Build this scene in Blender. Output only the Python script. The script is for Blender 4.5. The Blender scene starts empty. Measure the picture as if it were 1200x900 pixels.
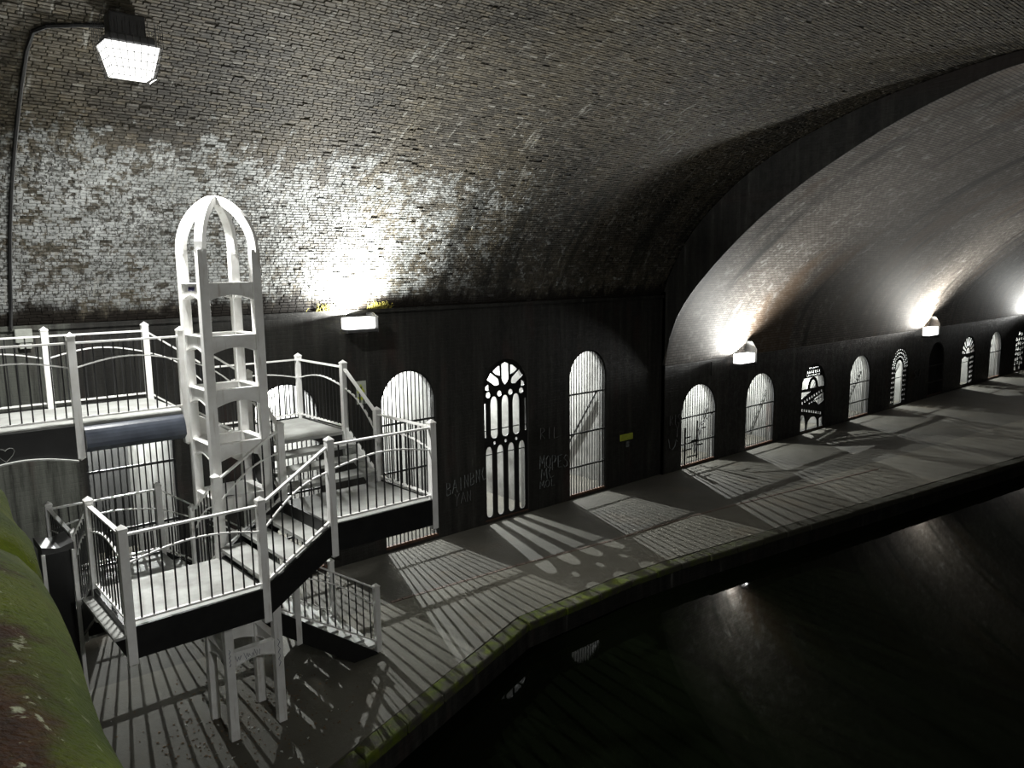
import bpy, bmesh, math, random
import numpy as np
from mathutils import Vector, Matrix
random.seed(7); rng = np.random.default_rng(11)
SC = bpy.context.scene
COL = SC.collection

# ------------------------------------------------------------------ camera
F = 900.0
vx = Vector((1040.0, -145.0, F))
nx = Vector((80.0, -((1040.0 * 80.0) + F * F) / -145.0, F))
ex = vx.normalized(); ez = -nx.normalized(); ey = ez.cross(ex)
CAM = Vector((0.0, -14.40, 6.25))
cam_d = bpy.data.cameras.new('camera'); cam = bpy.data.objects.new('camera', cam_d); COL.objects.link(cam)
# rows of R = camera axes (right, down, forward) in world coordinates
right = Vector((ex[0], ey[0], ez[0])); down = Vector((ex[1], ey[1], ez[1])); fwd = Vector((ex[2], ey[2], ez[2]))
m = Matrix.Identity(4)
for i in range(3):
    m[i][0] = right[i]; m[i][1] = -down[i]; m[i][2] = -fwd[i]; m[i][3] = CAM[i]
cam.matrix_world = m
cam_d.sensor_width = 36.0; cam_d.lens = 36.0 * F / 1200.0; cam_d.clip_end = 300; cam_d.clip_start = 0.05
SC.camera = cam
def proj(p):
    d = Vector(p) - CAM
    return 600 + F * d.dot(right) / d.dot(fwd), 450 + F * d.dot(down) / d.dot(fwd)

# ------------------------------------------------------------------ world, exposure
W = bpy.data.worlds.new('night'); SC.world = W; W.use_nodes = True
W.node_tree.nodes['Background'].inputs[0].default_value = (0.55, 0.65, 0.8, 1)
W.node_tree.nodes['Background'].inputs[1].default_value = 0.006
SC.view_settings.view_transform = 'Standard'; SC.view_settings.look = 'None'
SC.view_settings.gamma = 1.0; SC.view_settings.use_curve_mapping = False
SC.view_settings.exposure = 0.0
P_FLOOD = 560.0; P_BACK = 450.0; P_WALL = 850.0; P_FAR = 500.0; P_NICHE = 2700.0; P_NICHE2 = 1200.0

def light(kind, name, loc, power, color=(1, 1, 1), size=0.1, size_y=None, direction=None, parent=None):
    l = bpy.data.lights.new(name, kind); l.energy = power; l.color = color
    if kind == 'AREA':
        l.shape = 'RECTANGLE'; l.size = size; l.size_y = size_y or size
    else:
        l.shadow_soft_size = size
    o = bpy.data.objects.new(name, l); COL.objects.link(o)
    o.location = loc
    if direction is not None:
        o.rotation_euler = Vector(direction).to_track_quat('-Z', 'Y').to_euler()
    if parent is not None:
        o.parent = parent
    return o

# ------------------------------------------------------------------ materials
class NT:
    def __init__(s, name):
        s.m = bpy.data.materials.new(name); s.m.use_nodes = True
        s.t = s.m.node_tree; s.b = s.t.nodes['Principled BSDF']
    def n(s, typ, **kw):
        nd = s.t.nodes.new(typ)
        for k, v in kw.items(): setattr(nd, k, v)
        return nd
    def l(s, a, b): s.t.links.new(a, b)
    def val(s, x, sock):
        if hasattr(x, 'is_output') or isinstance(x, bpy.types.NodeSocket): s.l(x, sock)
        else: sock.default_value = x
    def math(s, op, a, b=None, clamp=False):
        nd = s.n('ShaderNodeMath', operation=op, use_clamp=clamp)
        s.val(a, nd.inputs[0])
        if b is not None: s.val(b, nd.inputs[1])
        return nd.outputs[0]
    def pos(s):
        g = s.n('ShaderNodeNewGeometry'); return g.outputs['Position']
    def sep(s, v):
        nd = s.n('ShaderNodeSeparateXYZ'); s.l(v, nd.inputs[0]); return nd.outputs
    def comb(s, x, y, z):
        nd = s.n('ShaderNodeCombineXYZ')
        for i, v in enumerate((x, y, z)): s.val(v, nd.inputs[i])
        return nd.outputs[0]
    def noise(s, vec, scale, detail=4, rough=0.55, dist=0.0):
        nd = s.n('ShaderNodeTexNoise'); s.l(vec, nd.inputs['Vector'])
        nd.inputs['Scale'].default_value = scale; nd.inputs['Detail'].default_value = detail
        nd.inputs['Roughness'].default_value = rough; nd.inputs['Distortion'].default_value = dist
        return nd.outputs['Fac']
    def ramp(s, f, stops):
        nd = s.n('ShaderNodeValToRGB'); s.l(f, nd.inputs[0]); e = nd.color_ramp.elements
        while len(e) < len(stops): e.new(0.5)
        for el, (p, c) in zip(e, stops):
            el.position = p; el.color = (*c, 1) if len(c) == 3 else c
        return nd.outputs[0]
    def step(s, f, a, b):
        nd = s.n('ShaderNodeMapRange', interpolation_type='SMOOTHSTEP'); s.val(f, nd.inputs[0])
        nd.inputs[1].default_value = a; nd.inputs[2].default_value = b
        return nd.outputs[0]
    def mix(s, f, a, b):
        nd = s.n('ShaderNodeMix', data_type='RGBA'); s.val(f, nd.inputs[0])
        for v, k in ((a, 6), (b, 7)):
            if isinstance(v, tuple): nd.inputs[k].default_value = (*v, 1)
            else: s.l(v, nd.inputs[k])
        return nd.outputs[2]
    def bump(s, h, strength, dist=0.01):
        nd = s.n('ShaderNodeBump'); s.l(h, nd.inputs['Height'])
        nd.inputs['Strength'].default_value = strength; nd.inputs['Distance'].default_value = dist
        s.l(nd.outputs[0], s.b.inputs['Normal'])
    def out(s, color=None, rough=None, metal=None, spec=None):
        if color is not None:
            if isinstance(color, tuple): s.b.inputs['Base Color'].default_value = (*color, 1)
            else: s.l(color, s.b.inputs['Base Color'])
        if rough is not None: s.val(rough, s.b.inputs['Roughness'])
        if metal is not None: s.b.inputs['Metallic'].default_value = metal
        if spec is not None: s.b.inputs['Specular IOR Level'].default_value = spec
        return s.m

def simple(name, c1, c2=None, scale=6, rough=0.5, metal=0.0, bump=0.0):
    t = NT(name)
    if c2 is None: c2 = tuple(x * 0.75 for x in c1)
    f = t.noise(t.pos(), scale, 6, 0.6)
    t.out(t.ramp(f, [(0.3, c2), (0.65, c1)]), rough, metal)
    if bump: t.bump(t.noise(t.pos(), scale * 8, 3), bump, 0.005)
    return t.m

def vault_material(name, kind):
    """old brick soffit: dark soot brown bricks, worn whitewash on the haunch, runs of damp along the curve"""
    t = NT(name); p = t.pos(); s = t.sep(p)
    arc = t.math('SUBTRACT', s[2], s[1])
    rn = t.n('ShaderNodeAttribute', attribute_name='rnd').outputs['Fac']
    if kind == 'brick':
        base = t.ramp(rn, [(0.0, (0.045, 0.041, 0.034)), (0.35, (0.078, 0.071, 0.059)), (0.7, (0.105, 0.095, 0.078)),
                           (0.88, (0.13, 0.11, 0.078)), (0.97, (0.165, 0.155, 0.135)), (1.0, (0.30, 0.29, 0.26))])
    else:
        base = t.ramp(t.noise(p, 3, 4), [(0.3, (0.030, 0.027, 0.023)), (0.7, (0.085, 0.078, 0.065))])
    # big tonal drift
    big = t.noise(t.comb(t.math('MULTIPLY', s[0], 0.5), t.math('MULTIPLY', arc, 0.25), 0.0), 1.2, 4, 0.6)
    base = t.mix(t.step(big, 0.35, 0.7), base, t.mix(0.35, base, (0.20, 0.165, 0.10)))
    mot = t.noise(p, 8.0, 6, 0.78)
    base = t.mix(t.math('MULTIPLY', t.step(mot, 0.52, 0.36), 0.6), base, (0.028, 0.025, 0.020))
    base = t.mix(t.math('MULTIPLY', t.step(mot, 0.52, 0.68), 0.55), base, (0.19, 0.18, 0.155))
    # whitewash: thick between arc 6.6 and 10, ragged upper edge with upward fingers
    fing = t.noise(t.comb(t.math('MULTIPLY', s[0], 2.4), t.math('MULTIPLY', arc, 0.7), 0.0), 1.6, 5, 0.65)
    patch = t.math('ADD', t.math('MULTIPLY', t.noise(p, 3.2, 4, 0.65), 0.5), t.math('MULTIPLY', t.noise(p, 13.0, 5, 0.75), 0.5))
    low = t.step(arc, 5.5, 5.9)
    high = t.step(t.math('SUBTRACT', arc, t.math('MULTIPLY', fing, 6.0)), 9.3, 6.4)
    fade = t.step(s[0], 17.0, 6.0)
    den = t.math('MULTIPLY', t.math('MULTIPLY', low, high), t.math('ADD', t.math('MULTIPLY', fade, 0.4), 0.6))
    # thin blotches of wash left above
    fl = t.math('MULTIPLY', t.step(fing, 0.60, 0.75), t.math('MULTIPLY', t.step(arc, 14.5, 9.5), 0.42))
    den = t.math('MAXIMUM', den, fl)
    wmask = t.step(t.math('ADD', t.math('ADD', patch, t.math('MULTIPLY', rn, 0.09)), t.math('MULTIPLY', den, 0.40)), 0.865, 0.955)
    if kind != 'brick':
        wmask = t.math('MULTIPLY', wmask, t.step(t.noise(p, 7.0, 5, 0.7), 0.50, 0.68))
    col = t.mix(wmask, base, t.mix(t.step(t.noise(p, 2.0, 5, 0.7), 0.35, 0.7), (0.25, 0.26, 0.25), (0.47, 0.485, 0.475)))
    spk = t.noise(p, 17.0, 4, 0.7); cov = t.noise(p, 0.8, 3, 0.6)
    sm = t.math('MULTIPLY', t.step(t.math('ADD', spk, t.math('MULTIPLY', cov, 0.30)), 0.66, 0.74), t.step(arc, 13.0, 9.0))
    col = t.mix(t.math('MULTIPLY', sm, 0.8), col, (0.035, 0.033, 0.027))
    # dark damp runs along the curve, drifting to +X upwards
    # pale lime streaks that follow the curve
    ls = t.noise(t.comb(t.math('MULTIPLY', s[0], 7.0), t.math('MULTIPLY', arc, 0.9), 1.7), 1.0, 5, 0.7)
    lz = t.math('MULTIPLY', t.step(arc, 18.5, 13.0), t.step(t.noise(p, 0.7, 3), 0.44, 0.60))
    col = t.mix(t.math('MULTIPLY', t.math('MULTIPLY', t.step(ls, 0.575, 0.66), lz), 0.8), col, (0.36, 0.355, 0.32))
    runs = t.noise(t.comb(t.math('MULTIPLY', s[0], 1.5), t.math('MULTIPLY', arc, 0.16), 3.3), 1.0, 5, 0.66)
    rm = t.math('MULTIPLY', t.step(runs, 0.48, 0.60), t.math('MULTIPLY', t.step(arc, 13.0, 8.5), t.math('ADD', t.step(s[0], 5.0, 13.0), 0.18)), True)
    col = t.mix(t.math('MULTIPLY', rm, 0.66), col, (0.016, 0.017, 0.014))
    # black brown damp foot with a ragged edge
    rag = t.noise(t.comb(t.math('MULTIPLY', s[0], 3.0), t.math('MULTIPLY', arc, 0.8), 9.0), 1.5, 5, 0.7)
    foot = t.step(t.math('SUBTRACT', arc, t.math('MULTIPLY', rag, 1.6)), 5.30, 4.85)
    col = t.mix(foot, col, (0.010, 0.0075, 0.005))
    t.out(col, 0.75, 0, 0.3)
    t.bump(t.noise(p, 40, 4, 0.6), 0.35, 0.006)
    return t.m

def far_vault_material():
    """far bridge: finer brick pattern from a brick texture, brown runs"""
    t = NT('far_brick'); p = t.pos(); s = t.sep(p)
    arc = t.math('SUBTRACT', s[2], s[1])
    v = t.comb(s[0], t.math('MULTIPLY', arc, 0.76), 0.0)
    bt = t.n('ShaderNodeTexBrick'); t.l(v, bt.inputs['Vector'])
    bt.inputs['Scale'].default_value = 1.0; bt.inputs['Brick Width'].default_value = 0.23; bt.inputs['Row Height'].default_value = 0.078
    bt.inputs['Mortar Size'].default_value = 0.010; bt.inputs['Bias'].default_value = -0.1
    bt.inputs['Color1'].default_value = (0.15, 0.13, 0.112, 1); bt.inputs['Color2'].default_value = (0.27, 0.245, 0.22, 1)
    bt.inputs['Mortar'].default_value = (0.03, 0.028, 0.025, 1)
    col = bt.outputs['Color']
    patch = t.noise(p, 4.0, 6, 0.7)
    fing = t.noise(t.comb(t.math('MULTIPLY', s[0], 1.5), t.math('MULTIPLY', arc, 0.35), 0.0), 1.2, 5, 0.65)
    col = t.mix(t.math('MULTIPLY', t.step(patch, 0.5, 0.66), t.step(fing, 0.42, 0.62)), col, (0.40, 0.395, 0.37))
    col = t.mix(t.math('MULTIPLY', t.step(t.noise(t.comb(t.math('MULTIPLY', s[0], 0.35), t.math('MULTIPLY', arc, 0.1), 5.0), 1.5, 4), 0.5, 0.65), 0.55), col, (0.13, 0.075, 0.035))
    runs = t.noise(t.comb(t.math('MULTIPLY', s[0], 0.9), t.math('MULTIPLY', arc, 0.09), 3.3), 1.0, 5, 0.66)
    col = t.mix(t.math('MULTIPLY', t.step(runs, 0.50, 0.66), 0.85), col, (0.02, 0.02, 0.017))
    t.out(col, 0.75, 0, 0.3)
    t.bump(bt.outputs['Fac'], -0.6, 0.01)
    return t.m

def wall_material():
    t = NT('soot_wall'); p = t.pos(); s = t.sep(p)
    st = t.noise(t.comb(t.math('MULTIPLY', s[0], 3.2), t.math('MULTIPLY', s[1], 3.0), t.math('MULTIPLY', s[2], 0.22)), 1.6, 6, 0.68)
    fine = t.noise(p, 7.0, 6, 0.7)
    col = t.ramp(st, [(0.30, (0.006, 0.006, 0.0055)), (0.50, (0.016, 0.0155, 0.013)), (0.66, (0.034, 0.033, 0.029)), (0.80, (0.20, 0.20, 0.185))])
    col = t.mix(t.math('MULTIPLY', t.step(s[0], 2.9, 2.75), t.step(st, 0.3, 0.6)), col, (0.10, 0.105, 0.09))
    col = t.mix(t.math('MULTIPLY', t.step(fine, 0.62, 0.72), 0.4), col, (0.075, 0.075, 0.065))
    gr = t.noise(t.comb(t.math('MULTIPLY', s[0], 1.2), 0.0, t.math('MULTIPLY', s[2], 0.4)), 1.3, 3)
    col = t.mix(t.math('MULTIPLY', t.step(gr, 0.56, 0.7), 0.35), col, (0.05, 0.022, 0.018))
    t.out(col, t.ramp(fine, [(0.3, (0.45,) * 3), (0.7, (0.85,) * 3)]), 0, 0.35)
    bt = t.n('ShaderNodeTexBrick'); t.l(t.comb(s[0], s[2], 0.0), bt.inputs['Vector'])
    bt.inputs['Scale'].default_value = 1.0; bt.inputs['Brick Width'].default_value = 0.23; bt.inputs['Row Height'].default_value = 0.078; bt.inputs['Mortar Size'].default_value = 0.008
    h = t.math('ADD', t.math('MULTIPLY', bt.outputs['Fac'], -0.6), fine)
    t.bump(h, 0.6, 0.012)
    return t.m

def ground_material():
    t = NT('towpath_surface'); p = t.pos(); s = t.sep(p)
    a = t.noise(p, 1.1, 5, 0.6); b = t.noise(p, 14, 5, 0.65)
    col = t.ramp(a, [(0.3, (0.054, 0.050, 0.038)), (0.55, (0.083, 0.078, 0.063)), (0.75, (0.108, 0.104, 0.088))])
    col = t.mix(t.step(b, 0.55, 0.75), col, (0.08, 0.072, 0.06))
    col = t.mix(t.math('MULTIPLY', t.step(t.noise(p, 0.6, 4), 0.56, 0.7), 0.5), col, (0.10, 0.075, 0.045))
    col = t.mix(t.math('MULTIPLY', t.step(t.noise(p, 45, 4, 0.7), 0.52, 0.66), 0.5), col, (0.04, 0.037, 0.03))
    # darker tarmac on the wall side of the edging bricks, paler concrete towards the canal
    seam = t.math('ADD', s[1], t.math('ADD', t.math('MULTIPLY', s[0], 0.0894), 1.66))
    col = t.mix(t.step(seam, -0.03, 0.03), t.mix(0.22, col, (0.17, 0.16, 0.125)), t.mix(0.42, col, (0.030, 0.029, 0.026)))
    t.out(col, 0.75, 0, 0.3); t.bump(b, 0.7, 0.012)
    return t.m

def moss_material(name='moss_stone', lich=True):
    t = NT(name); p = t.pos(); s = t.sep(p)
    a = t.noise(p, 2.6, 5, 0.65); b = t.noise(p, 30, 5, 0.7)
    col = t.ramp(a, [(0.30, (0.045, 0.068, 0.007)), (0.5, (0.085, 0.115, 0.011)), (0.68, (0.13, 0.15, 0.015)), (0.8, (0.20, 0.17, 0.016))])
    if lich:
        # bare red-brown stone on the flat top, moss on the rounded flank, pale lichen blotches
        f = t.noise(t.comb(t.math('MULTIPLY', s[0], 1.5), t.math('MULTIPLY', s[1], 1.3), s[2]), 3.2, 6, 0.62, 0.6)
        edge = t.math('ADD', s[0], t.math('MULTIPLY', f, 0.55))
        bare = t.step(edge, 0.50, 0.36)
        bcol = t.ramp(t.noise(p, 12, 5, 0.7), [(0.3, (0.020, 0.010, 0.005)), (0.55, (0.055, 0.026, 0.012)), (0.75, (0.10, 0.06, 0.025))])
        col = t.mix(bare, col, bcol)
        li = t.noise(t.comb(t.math('MULTIPLY', s[0], 1.0), t.math('MULTIPLY', s[1], 1.0), s[2]), 24.0, 4, 0.6, 0.5)
        col = t.mix(t.math('MULTIPLY', t.step(li, 0.60, 0.67), t.step(s[0], 0.26, 0.12)), col, (0.42, 0.44, 0.30))
        col = t.mix(t.math('MULTIPLY', t.step(b, 0.45, 0.3), 0.5), col, (0.03, 0.035, 0.008))
    else:
        st = t.noise(p, 4, 5, 0.6)
        col = t.mix(t.step(st, 0.34, 0.6), col, (0.06, 0.056, 0.044))
        col = t.mix(t.step(s[0], 9.0, 18.0), col, (0.05, 0.048, 0.036))
    t.out(col, 0.9, 0, 0.15); t.bump(t.math('ADD', b, t.noise(p, 90, 2)), 0.8, 0.012)
    return t.m

def water_material():
    t = NT('canal_water'); p = t.pos()
    t.out((0.003, 0.0042, 0.002), 0.03, 0, 0.11)
    t.b.inputs['IOR'].default_value = 1.33
    t.bump(t.noise(p, 1.6, 3, 0.5), 0.012, 0.05)
    return t.m

def white_paint_material():
    t = NT('white_paint'); p = t.pos(); s = t.sep(p)
    a = t.noise(p, 4, 5, 0.6); st = t.noise(t.comb(t.math('MULTIPLY', s[0], 9), t.math('MULTIPLY', s[1], 9), s[2]), 1.5, 4, 0.6)
    col = t.ramp(a, [(0.3, (0.72, 0.71, 0.68)), (0.6, (0.85, 0.85, 0.83))])
    col = t.mix(t.math('MULTIPLY', t.step(st, 0.58, 0.74), 0.5), col, (0.42, 0.36, 0.30))
    t.out(col, 0.42); return t.m

def emit(name, color, strength):
    t = NT(name); t.b.inputs['Base Color'].default_value = (0.8, 0.8, 0.8, 1)
    t.b.inputs['Emission Color'].default_value = (*color, 1); t.b.inputs['Emission Strength'].default_value = strength
    return t.m

M = dict(
    brick=vault_material('old_brick', 'brick'), mortar=vault_material('old_mortar', 'mortar'), farbrick=far_vault_material(),
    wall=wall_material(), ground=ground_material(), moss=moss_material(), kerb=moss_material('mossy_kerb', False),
    water=water_material(), white=white_paint_material(),
    black=simple('black_steel', (0.012, 0.012, 0.012), (0.006, 0.006, 0.006), 8, 0.45),
    bar=simple('black_bar', (0.010, 0.010, 0.010), (0.005, 0.005, 0.005), 8, 0.5),
    bluegrey=simple('blue_grey_steel', (0.05, 0.058, 0.075), (0.022, 0.026, 0.035), 3, 0.3),
    tread=simple('grey_tread', (0.40, 0.41, 0.39), (0.25, 0.25, 0.235), 3.2, 0.65, 0, 0.3),
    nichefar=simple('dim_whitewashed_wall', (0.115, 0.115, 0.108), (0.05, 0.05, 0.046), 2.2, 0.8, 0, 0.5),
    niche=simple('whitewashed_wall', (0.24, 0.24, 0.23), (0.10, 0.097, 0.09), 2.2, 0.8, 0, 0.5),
    nichedark=simple('bare_brick_wall', (0.03, 0.03, 0.029), (0.014, 0.014, 0.014), 3.0, 0.8, 0, 0.5),
    rust=simple('rusty_steel', (0.10, 0.045, 0.02), (0.05, 0.02, 0.012), 9, 0.7),
    lampmetal=simple('lamp_housing', (0.06, 0.06, 0.06), (0.03, 0.03, 0.03), 8, 0.5),
    glow=emit('lamp_glass', (1.0, 1.0, 0.97), 2.5),
    cable=simple('black_cable', (0.01, 0.01, 0.01), None, 8, 0.6),
    grafw=simple('pale_spray_paint', (0.20, 0.22, 0.22), (0.03, 0.03, 0.03), 14, 0.7),
    grafb=simple('dark_blue_ink', (0.03, 0.03, 0.10), None, 20, 0.7),
    grafg=simple('grey_paint_mark', (0.10, 0.10, 0.10), None, 20, 0.7),
    sign=simple('sign_plate', (0.42, 0.44, 0.38), None, 12, 0.6),
    signy=simple('sign_yellow', (0.45, 0.50, 0.05), (0.3, 0.36, 0.04), 12, 0.6),
    boxw=simple('junction_box_plastic', (0.45, 0.47, 0.42), None, 9, 0.5),
    weed=simple('yellow_weed', (0.28, 0.24, 0.04), (0.12, 0.11, 0.02), 20, 0.8),
    leaf=simple('fallen_leaf', (0.16, 0.10, 0.045), (0.05, 0.03, 0.015), 20, 0.8),
    litter=simple('pale_litter', (0.5, 0.5, 0.46), None, 20, 0.7),
    redbrick=simple('edging_brick', (0.10, 0.062, 0.045), (0.06, 0.045, 0.036), 6, 0.8, 0, 0.4),
)

# ------------------------------------------------------------------ mesh helpers
class MB:
    def __init__(s): s.v = []; s.f = []
    def add(s, vs, fs):
        o = len(s.v); s.v += [tuple(v) for v in vs]; s.f += [tuple(i + o for i in f) for f in fs]; return s
    def box(s, a, b):
        x0, y0, z0 = a; x1, y1, z1 = b
        return s.add([(x0, y0, z0), (x1, y0, z0), (x1, y1, z0), (x0, y1, z0), (x0, y0, z1), (x1, y0, z1), (x1, y1, z1), (x0, y1, z1)],
                     [(3, 2, 1, 0), (4, 5, 6, 7), (0, 1, 5, 4), (1, 2, 6, 5), (2, 3, 7, 6), (3, 0, 4, 7)])
    def prism(s, poly, axis, a, b):
        """polygon (2D) extruded along an axis from a to b"""
        n = len(poly)
        def P(u, v, w):
            return {'x': (w, u, v), 'y': (u, w, v), 'z': (u, v, w)}[axis]
        vs = [P(u, v, a) for u, v in poly] + [P(u, v, b) for u, v in poly]
        fs = [tuple(range(n))[::-1], tuple(range(n, 2 * n))] + [(i, (i + 1) % n, n + (i + 1) % n, n + i) for i in range(n)]
        return s.add(vs, fs)
    def beam(s, p, q, w, h, up=(0, 0, 1)):
        p = Vector(p); q = Vector(q); d = (q - p).normalized(); u = Vector(up)
        sd = d.cross(u)
        if sd.length < 1e-4: sd = d.cross(Vector((0, 1, 0)))
        sd.normalize(); uu = sd.cross(d).normalized()
        a = sd * w / 2; b = uu * h / 2
        vs = [p - a - b, p + a - b, p + a + b, p - a + b, q - a - b, q + a - b, q + a + b, q - a + b]
        return s.add(vs, [(3, 2, 1, 0), (4, 5, 6, 7), (0, 1, 5, 4), (1, 2, 6, 5), (2, 3, 7, 6), (3, 0, 4, 7)])
    def path(s, pts, w, h, up=(0, 0, 1)):
        """rectangular bar swept along a polyline"""
        pts = [Vector(p) for p in pts]; n = len(pts); vs = []
        for i, p in enumerate(pts):
            d = (pts[min(i + 1, n - 1)] - pts[max(i - 1, 0)]).normalized()
            sd = d.cross(Vector(up))
            if sd.length < 1e-4: sd = Vector((1, 0, 0))
            sd.normalize(); uu = sd.cross(d).normalized()
            a = sd * w / 2; b = uu * h / 2
            vs += [p - a - b, p + a - b, p + a + b, p - a + b]
        fs = [(3, 2, 1, 0), (4 * n - 4, 4 * n - 3, 4 * n - 2, 4 * n - 1)]
        for i in range(n - 1):
            for k in range(4):
                fs.append((4 * i + k, 4 * i + (k + 1) % 4, 4 * i + 4 + (k + 1) % 4, 4 * i + 4 + k))
        return s.add(vs, fs)
    def tube(s, pts, r, n=6):
        pts = [Vector(p) for p in pts]; k = len(pts); vs = []
        for i, p in enumerate(pts):
            d = (pts[min(i + 1, k - 1)] - pts[max(i - 1, 0)]).normalized()
            ref = Vector((0, 0, 1)) if abs(d.z) < 0.9 else Vector((1, 0, 0))
            a = d.cross(ref).normalized(); b = d.cross(a)
            vs += [p + (a * math.cos(2 * math.pi * j / n) + b * math.sin(2 * math.pi * j / n)) * r for j in range(n)]
        fs = [tuple(range(n)), tuple(range((k - 1) * n, k * n))[::-1]]
        for i in range(k - 1):
            for j in range(n):
                fs.append((i * n + j, i * n + n + j, i * n + n + (j + 1) % n, i * n + (j + 1) % n))
        return s.add(vs, fs)
    def mesh(s, name, mat, smooth=False):
        me = bpy.data.meshes.new(name); me.from_pydata(s.v, [], s.f); me.update()
        bm = bmesh.new(); bm.from_mesh(me); bmesh.ops.recalc_face_normals(bm, faces=bm.faces); bm.to_mesh(me); bm.free()
        if smooth: me.polygons.foreach_set('use_smooth', [True] * len(me.polygons))
        me.materials.append(M[mat] if isinstance(mat, str) else mat)
        return me
    def build(s, name, mat, parent=None, smooth=False, bevel=0.0):
        return link(name, s.mesh(name, mat, smooth), parent, bevel)

def link(name, me, parent=None, bevel=0.0, loc=None):
    o = bpy.data.objects.new(name, me); COL.objects.link(o)
    if parent is not None: o.parent = parent
    if loc is not None: o.location = loc
    if bevel:
        b = o.modifiers.new('bevel', 'BEVEL'); b.width = bevel; b.segments = 2; b.limit_method = 'ANGLE'
    return o
def empty(name, loc=(0, 0, 0)):
    o = bpy.data.objects.new(name, None); COL.objects.link(o); o.location = loc; o.empty_display_size = 0.2; return o
def tag(o, label, cat, group=None, kind=None):
    o['label'] = label; o['category'] = cat
    if group: o['group'] = group
    if kind: o['kind'] = kind
    return o
def struct(o): o['kind'] = 'structure'; return o

def plate(name, outer, holes, y0, y1, mat, parent=None):
    """flat plate in the XZ plane, between y0 and y1, with real cut-outs"""
    cu = bpy.data.curves.new(name, 'CURVE'); cu.dimensions = '2D'; cu.fill_mode = 'BOTH'
    for poly in [outer] + holes:
        sp = cu.splines.new('POLY'); sp.points.add(len(poly) - 1); sp.use_cyclic_u = True
        for pt, (x, z) in zip(sp.points, poly): pt.co = (x, z, 0, 1)
    cu.extrude = abs(y1 - y0) / 2
    tmp = bpy.data.objects.new('tmp', cu); COL.objects.link(tmp)
    dg = bpy.context.evaluated_depsgraph_get(); dg.update()
    me = bpy.data.meshes.new_from_object(tmp.evaluated_get(dg)); me.name = name
    bpy.data.objects.remove(tmp); bpy.data.curves.remove(cu)
    # curve plane XY -> world XZ
    n = len(me.vertices); co = np.empty(n * 3); me.vertices.foreach_get('co', co); co = co.reshape(-1, 3)
    new = np.stack([co[:, 0], -co[:, 2] + (y0 + y1) / 2, co[:, 1]], 1)
    me.vertices.foreach_set('co', new.ravel())
    bm = bmesh.new(); bm.from_mesh(me); bmesh.ops.remove_doubles(bm, verts=bm.verts, dist=1e-5); bmesh.ops.recalc_face_normals(bm, faces=bm.faces); bm.to_mesh(me); bm.free()
    me.materials.clear(); me.materials.append(M[mat]); me.update()
    return link(name, me, parent)

def arch_poly(xc, hw, zb, zs, n=20, rise=None):
    rise = hw if rise is None else rise
    p = [(xc - hw, zb), (xc + hw, zb)]
    for i in range(n + 1):
        a = math.pi * i / n
        p.append((xc + hw * math.cos(a), zs + rise * math.sin(a)))
    return p

# ------------------------------------------------------------------ layout constants
XW = 18.6                      # where the near bridge ends and the far one starts
NEAR = [3.65, 6.56, 9.48, 12.38, 15.37]; HW1, ZS1, ZB1 = 0.735, 3.37, 0.06
FAR = [20.45, 24.10, 27.85, 31.75, 35.66, 39.85, 44.10, 48.25, 52.55]; HW2, ZS2, ZB2 = 0.93, 1.72, 0.04
Y2 = -0.10
ZWATER = -0.48
prof1 = [(0, 5.50), (-0.25, 6.10), (-0.62, 6.76), (-1.10, 7.38), (-1.77, 8.02), (-2.75, 8.74), (-3.97, 9.36), (-5.85, 10.0), (-7.48, 10.35), (-8.97, 10.55), (-11.5, 10.68)]
prof2 = [(-0.1, 3.36), (-0.32, 4.40), (-0.82, 5.32), (-1.75, 6.35), (-2.95, 7.42), (-4.02, 8.18), (-5.0, 8.76), (-6.3, 9.42), (-7.5, 9.90), (-8.95, 10.30), (-11.5, 10.45)]
def dense(pr, n=14):
    """Catmull-Rom through the measured profile, then mirrored to the far side of the canal"""
    P = [np.array(p, float) for p in pr]
    P = [2 * P[0] - P[1]] + P + [np.array((-11.5 - (-8.97 + 11.5), P[-2][1]))]
    out = []
    for i in range(1, len(P) - 2):
        for k in range(n):
            t = k / n
            out.append(0.5 * ((2 * P[i]) + (-P[i - 1] + P[i + 1]) * t + (2 * P[i - 1] - 5 * P[i] + 4 * P[i + 1] - P[i + 2]) * t * t + (-P[i - 1] + 3 * P[i] - 3 * P[i + 1] + P[i + 2]) * t ** 3))
    out.append(P[-2]); out = np.array(out)
    mir = out[::-1][1:].copy(); mir[:, 0] = -23.0 - mir[:, 0]
    return np.concatenate([out, mir])
D1 = dense(prof1); D2 = dense(prof2)
def arclen(D):
    return np.concatenate([[0], np.cumsum(np.linalg.norm(np.diff(D, axis=0), axis=1))])

# ------------------------------------------------------------------ structure: walls
def rect(x0, x1, z0, z1): return [(x0, z0), (x1, z0), (x1, z1), (x0, z1)]
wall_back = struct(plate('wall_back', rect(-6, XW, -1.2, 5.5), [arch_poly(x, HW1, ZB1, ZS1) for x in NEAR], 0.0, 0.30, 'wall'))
blind = 5
wall_far = struct(plate('wall_far', rect(XW, 62, -1.2, 3.40), [arch_poly(x, HW2, ZB2, ZS2) for i, x in enumerate(FAR)], Y2, 0.22, 'wall'))

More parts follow.
